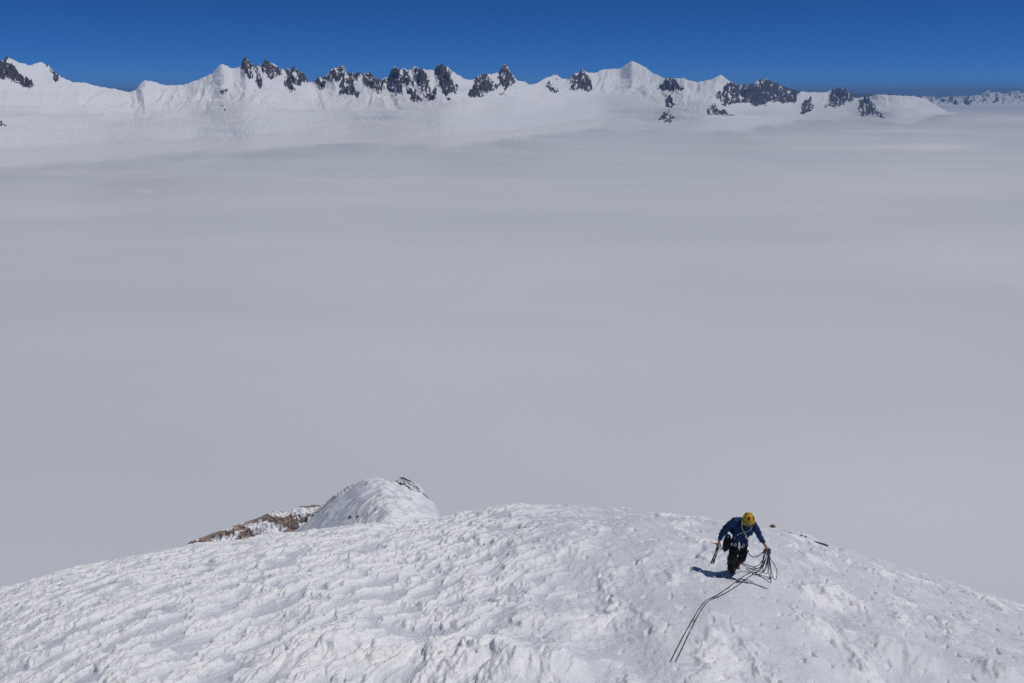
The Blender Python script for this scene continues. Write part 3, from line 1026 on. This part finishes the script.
vent(-0.055, 0, 0.75, a0=0.35)
vent(0.055, 0, 0.75, a0=0.35)
vent(-0.06, 0, 0.6, a0=1.6)
vent(0.06, 0, 0.6, a0=1.6)
vent(0.0, 0, 0.45, M_ORANGE, 'sticker', 0.026, 0.75)
band = [Hm(0.1 * math.cos(a), 0.015 + 0.122 * math.sin(a), -0.03) for a in np.linspace(0.15, math.pi - 0.15, 14)]
tube('headband', band, 0.02, M_WHITE, root, n=3)
gl = skin('sunglasses', {'l': (Hm(0.07, 0.085, -0.06), 0.012), 'a': (Hm(0.035, 0.115, -0.065), 0.022), 'm': (Hm(0, 0.12, -0.06), 0.009), 'b': (Hm(-0.035, 0.115, -0.065), 0.022), 'r': (Hm(-0.07, 0.085, -0.06), 0.012)},
          [('l', 'a'), ('a', 'm'), ('m', 'b'), ('b', 'r')], M_DARK, root, 'm')
for sgn in (-1, 1):
    tube('chin_strap', [Hm(sgn * 0.108, 0.02, -0.01), Hm(sgn * 0.1, 0.03, -0.07), Hm(sgn * 0.05, 0.06, -0.135), Hm(0, 0.072, -0.152)], 0.007, M_LIME, hel)
# collar and slings
ax = (hc - J['neck']).normalized()
c0 = J['neck'] + ax * 0.03
e1 = ax.orthogonal().normalized()
e2 = ax.cross(e1)
tube('collar', [c0 + (e1 * math.cos(a) + e2 * math.sin(a)) * 0.092 for a in np.linspace(0, 2 * math.pi, 13)], 0.017, M_LIME, root, n=4)
toc = Vector((-0.25, -0.85, 0.5)).normalized()     # roughly out of the chest
tube('sling', [Q(742.5, 520.8, -0.86), Q(741.9, 525.5, -0.86), Q(743, 530, -0.83), Q(746.8, 537, -0.72), Q(748.5, 541.5, -0.60)], 0.011, M_LIME, root)
tube('sling', [Q(752.6, 525.5, -0.86), Q(750.0, 530.2, -0.84), Q(745.0, 531.6, -0.84), Q(739.0, 534.0, -0.74), Q(734.0, 538.5, -0.58)], 0.009, M_GREY, root)
tube('sling', [Q(744.8, 532, -0.84), Q(745.6, 535.5, -0.78), Q(746.2, 538.5, -0.72)], 0.011, M_GREY, root)

# harness with leg loops and clipped gear
hx = J['hip'] + (J['waist'] - J['hip']) * 0.25
ah = (J['chest'] - J['hip']).normalized()
e1 = Vector((1, 0, 0)) - ah * ah.x
e1.normalize()
e2 = ah.cross(e1)
har = tube('harness', [hx + e1 * 0.2 * math.cos(a) + e2 * 0.155 * math.sin(a) + Vector((0, 0, -0.01 * math.sin(3 * a))) for a in np.linspace(0, 2 * math.pi, 21)], 0.016, M_GREY, root, n=3)
for h_, k_ in (('rhip', 'rkn'), ('lhip', 'lkn')):
    ctr = J[h_] + (J[k_] - J[h_]) * 0.4
    al = (J[k_] - J[h_]).normalized()
    f1 = (Vector((1, 0, 0)) - al * al.x).normalized()
    f2 = al.cross(f1)
    tube('leg_loop', [ctr + f1 * 0.128 * math.cos(a) + f2 * 0.128 * math.sin(a) for a in np.linspace(0, 2 * math.pi, 15)], 0.016, M_BLACK, har, n=3)
tube('belay_loop', [Q(739.2, 541.5, -0.56), Q(739.8, 546, -0.58), Q(739.5, 550, -0.56), Q(738.6, 546, -0.57), Q(739.0, 541.5, -0.56)], 0.009, M_WHITE, har)


def carabiner(c, s=0.045):
    pts = [c + Vector((s * 0.45 * math.sin(a), 0.01 * math.sin(a), s * math.cos(a))) for a in np.linspace(0, 2 * math.pi, 13)]
    tube('carabiner', pts, 0.0075, M_METAL, har, n=3)


for (u, v, dd) in [(735.5, 544.5, -0.57), (743.5, 545.5, -0.58), (747.0, 545.5, -0.50), (731.8, 544.0, -0.48)]:
    carabiner(Q(u, v, dd))

# --- dark pouch hanging at the right hip
pc = Q(726.8, 543.5, -0.38)
pouch = skin('gear_pouch', {'t': (Q(729.0, 534.0, -0.42), 0.045), 'a': (Q(727.8, 538.0, -0.40), (0.08, 0.06)), 'b': (pc, (0.095, 0.075)), 'c': (Q(725.6, 548.5, -0.37), (0.075, 0.065)), 'd': (Q(723.9, 552.0, -0.36), 0.03)},
             [('t', 'a'), ('a', 'b'), ('b', 'c'), ('c', 'd')], M_BLACK, None, 'b')
pouch.data.transform(Matrix.Translation(-pc))
pouch.location = pc
tag(pouch, "black stuffed pouch hanging at the climber's hip beside the ice axes", 'pouch')
tube('strap', [Q(730.5, 541.5, -0.42), Q(728.5, 539.0, -0.44), Q(727.4, 538.2, -0.43)], 0.012, M_GREY, pouch)
pk = tube('clip', [Q(728.8, 533.8, -0.45), Q(728.3, 536.0, -0.46), Q(727.9, 538.0, -0.45)], 0.009, M_METAL, pouch)


# --- two ice axes held by the head
def ice_axe(du, dv, dd, lean, label):
    top = grip_r + Vector((du, dd, 0.0))
    end = Q(711.6 + lean, 563.0 + dv, -0.30)
    d = (end - top).normalized()
    L = 0.50
    e = empty('ice_axe', top + d * L, label, 'ice axe', "ice axes in the climber's hand")
    tube('shaft', [top - d * 0.02, top + d * (L - 0.14)], 0.0155, M_DARK, e, sides=10)
    tube('grip', [top + d * (L - 0.14), top + d * (L - 0.10), top + d * (L - 0.05), top + d * (L - 0.02)], [0.019] * 25, M_SOLE, e, sides=10)
    tube('spike', [top + d * (L - 0.03), top + d * (L + 0.04)], [0.012, 0.003], M_METAL, e)
    sx = Vector((0.55, -0.8, 0)).cross(d).normalized().cross(d).normalized()
    hd = top - d * 0.02
    hdn = tube('head', [hd - sx * 0.06, hd, hd + sx * 0.05], 0.013, M_METAL, e)
    tube('pick', [hd + sx * 0.04, hd + sx * 0.10 + d * 0.012, hd + sx * 0.17 + d * 0.05], [0.011] * 8 + [0.008] * 8 + [0.004], M_METAL, hdn)
    tube('adze', [hd - sx * 0.05, hd - sx * 0.09 + d * 0.01, hd - sx * 0.12 + d * 0.03], [0.011] * 8 + [0.018] * 9, M_METAL, hdn)
    tube('stripe', [top + d * 0.10, top + d * 0.22], 0.0172, M_GREY, e, sides=10)


ice_axe(-0.012, 0, 0.0, -0.3, "ice axe hanging spike down from the climber's hand, the outer of the pair")
ice_axe(0.026, 0.6, 0.02, 1.7, "ice axe hanging spike down from the climber's hand, the one nearer his leg")

# ------------------------------------------------------------------ rope
rope_root = empty('climbing_rope', ground(752, 572)[0], 'dark rope looped from the climber\'s outstretched hand and trailing across the snow', 'rope')


def zq(x, y):          # position in an enlarged view of the climber -> photo
    return 705 + x / 8.5375, 505 + y / 8.5375


def hang(pts, dh=-0.72):
    """a strand from the hand to the snow: its distance runs from the hand's to the ground's"""
    out = []
    for (x, y) in pts:
        u, v = zq(x, y)
        k = np.clip((v - 549) / 26.0, 0, 1)
        g, t = ground(u, v)
        d = min(D0 + dh + (0.5 if x < 450 else 0.34) * k, t - 0.06)
        out.append(P(u, v, d))
    return out


loops = [[(528, 378), (505, 440), (470, 505), (410, 528), (340, 505), (300, 492), (330, 515), (410, 545), (480, 525), (520, 450), (540, 380)],
         [(530, 378), (520, 460), (490, 535), (430, 575), (375, 560), (350, 545), (390, 548), (450, 555), (505, 500), (536, 380)],
         [(536, 378), (535, 470), (510, 560), (450, 592), (400, 585), (440, 570), (500, 560), (530, 470), (540, 380)],
         [(542, 378), (560, 460), (595, 515), (614, 565), (608, 628), (590, 632), (572, 590), (555, 480), (548, 380)],
         [(540, 378), (548, 470), (556, 560), (562, 640), (556, 662), (520, 640), (470, 605), (430, 580)],
         [(544, 378), (540, 460), (536, 540), (548, 600), (560, 640), (545, 618), (500, 606), (440, 590)],
         [(532, 378), (500, 430), (488, 500), (450, 540), (380, 520), (320, 500)],
         [(524, 380), (515, 420), (500, 480), (496, 560), (520, 590), (540, 560), (546, 470), (546, 380)]]
for i, l in enumerate(loops):
    tube('rope_loop', hang(l), 0.0085, M_ROPE if i % 2 == 0 else M_ROPE2, rope_root, n=7, sides=7)
tube('tie_in_strand', [Q(746.5, 549, -0.52), Q(748.5, 553.5, -0.60), Q(752.5, 556.8, -0.66), Q(758, 556, -0.70), Q(763, 552, -0.72), Vector(grip_l)], 0.0115, M_ROPE2, rope_root)
# bights gathered in the fist
for k in range(5):
    o = Vector((0.012 * (k - 2), 0.008 * (k % 2), 0))
    tube('rope_bight', [grip_l + o + Vector((-0.06, 0.0, -0.10)), grip_l + o + Vector((-0.045, -0.005, 0.0)), grip_l + o + Vector((0.0, -0.01, 0.035)), grip_l + o + Vector((0.05, 0, 0.0)), grip_l + o + Vector((0.06, 0.0, -0.12))], 0.011,
         M_ROPE if k % 2 else M_ROPE2, rope_root)


def lay(pts, lift=0.012):
    out = []
    for q in catmull([(u, v, 0) for u, v in pts], 9):
        g, t = ground(q[0], q[1])
        out.append(g + Vector((0, 0, lift)))
    a = np.array(out)
    for k in range(30):                                    # it bridges the small hollows
        b = a.copy()
        b[1:-1] = 0.25 * a[:-2] + 0.5 * a[1:-1] + 0.25 * a[2:]
        if k < 22:
            b[:, 2] = np.maximum(b[:, 2], height(b[:, 0], b[:, 1]) + lift * 0.5)
        a = b
    return [Vector(x) for x in a]


s1 = lay([(755, 570), (745, 576), (732, 585.5), (716, 597), (703, 602.5), (693, 620.5), (681.5, 640), (670.3, 662.5)])
s2 = lay([(757, 573), (748, 578), (735, 588), (720, 597), (706.5, 602), (695.5, 621), (686, 641), (675.5, 662.5)])
geo_mesh('rope_strand', [tube_geo(s1, 0.0088, 7)], M_ROPE, rope_root)
geo_mesh('rope_strand', [tube_geo(s2, 0.0088, 7)], M_ROPE, rope_root)
s3 = lay([(735, 574), (744, 571), (752, 574), (760, 577), (768, 580), (773, 577)])
geo_mesh('rope_strand', [tube_geo(s3, 0.0085, 7)], M_ROPE2, rope_root)

# ------------------------------------------------------------------ air
hz = bpy.data.meshes.new('haze')
x0, x1, ya, yb, z0, z1 = -300000, 300000, -2000, 320000, FOGZ - 1700, 1250
vs = [(x, y, z) for z in (z0, z1) for y in (ya, yb) for x in (x0, x1)]
hz.from_pydata(vs, [], [(0, 2, 3, 1), (4, 5, 7, 6), (0, 1, 5, 4), (2, 6, 7, 3), (0, 4, 6, 2), (1, 3, 7, 5)])
t = NT('thin_blue_air')
pv = t.n('ShaderNodeVolumePrincipled')
pv.inputs['Color'].default_value = (0.28, 0.53, 1.0, 1)
pv.inputs['Density'].default_value = 8.0e-6
pv.inputs['Density Attribute'].default_value = ''
pv.inputs['Anisotropy'].default_value = 0.0
t.l(pv.outputs[0], t.out.inputs['Volume'])
tag(link_mesh('haze', hz, t.m), 'thin blue air between the camera and the mountains', 'haze', kind='stuff')

# ------------------------------------------------------------------ light
SUN_EL, SUN_AZ = 62.0, 99.0            # azimuth clockwise from the view direction (+Y)
sd = bpy.data.lights.new('sun', 'SUN')
sd.energy = 3.4
sd.angle = R(0.53)
sd.color = (1.0, 0.972, 0.935)
so = bpy.data.objects.new('sun', sd)
COL.objects.link(so)
dv = Vector((math.sin(R(SUN_AZ)) * math.cos(R(SUN_EL)), math.cos(R(SUN_AZ)) * math.cos(R(SUN_EL)), math.sin(R(SUN_EL))))
so.rotation_euler = dv.to_track_quat('Z', 'Y').to_euler()

w = bpy.data.worlds.new('World')
scene.world = w
w.use_nodes = True
nt = w.node_tree
nt.nodes.clear()
wo = nt.nodes.new('ShaderNodeOutputWorld')
bg = nt.nodes.new('ShaderNodeBackground')
sk = nt.nodes.new('ShaderNodeTexSky')
sk.sky_type = 'NISHITA'
sk.sun_disc = False
sk.sun_elevation = R(SUN_EL)
sk.sun_rotation = R(SUN_AZ)
sk.altitude = 10500
sk.air_density = 1.0
sk.dust_density = 0.0
sk.ozone_density = 9.0
bg.inputs[1].default_value = 0.105
hs = nt.nodes.new('ShaderNodeHueSaturation')
hs.inputs['Saturation'].default_value = 1.1
nt.links.new(sk.outputs[0], hs.inputs['Color'])
nt.links.new(hs.outputs[0], bg.inputs[0])
nt.links.new(bg.outputs[0], wo.inputs[0])

scene.view_settings.view_transform = 'Standard'
scene.view_settings.look = 'None'
scene.view_settings.exposure = -0.52
scene.view_settings.gamma = 1.0
scene.view_settings.use_curve_mapping = False
scene.cycles.max_bounces = 6
scene.cycles.transparent_max_bounces = 12
scene.cycles.volume_bounces = 0
scene.cycles.use_denoising = False
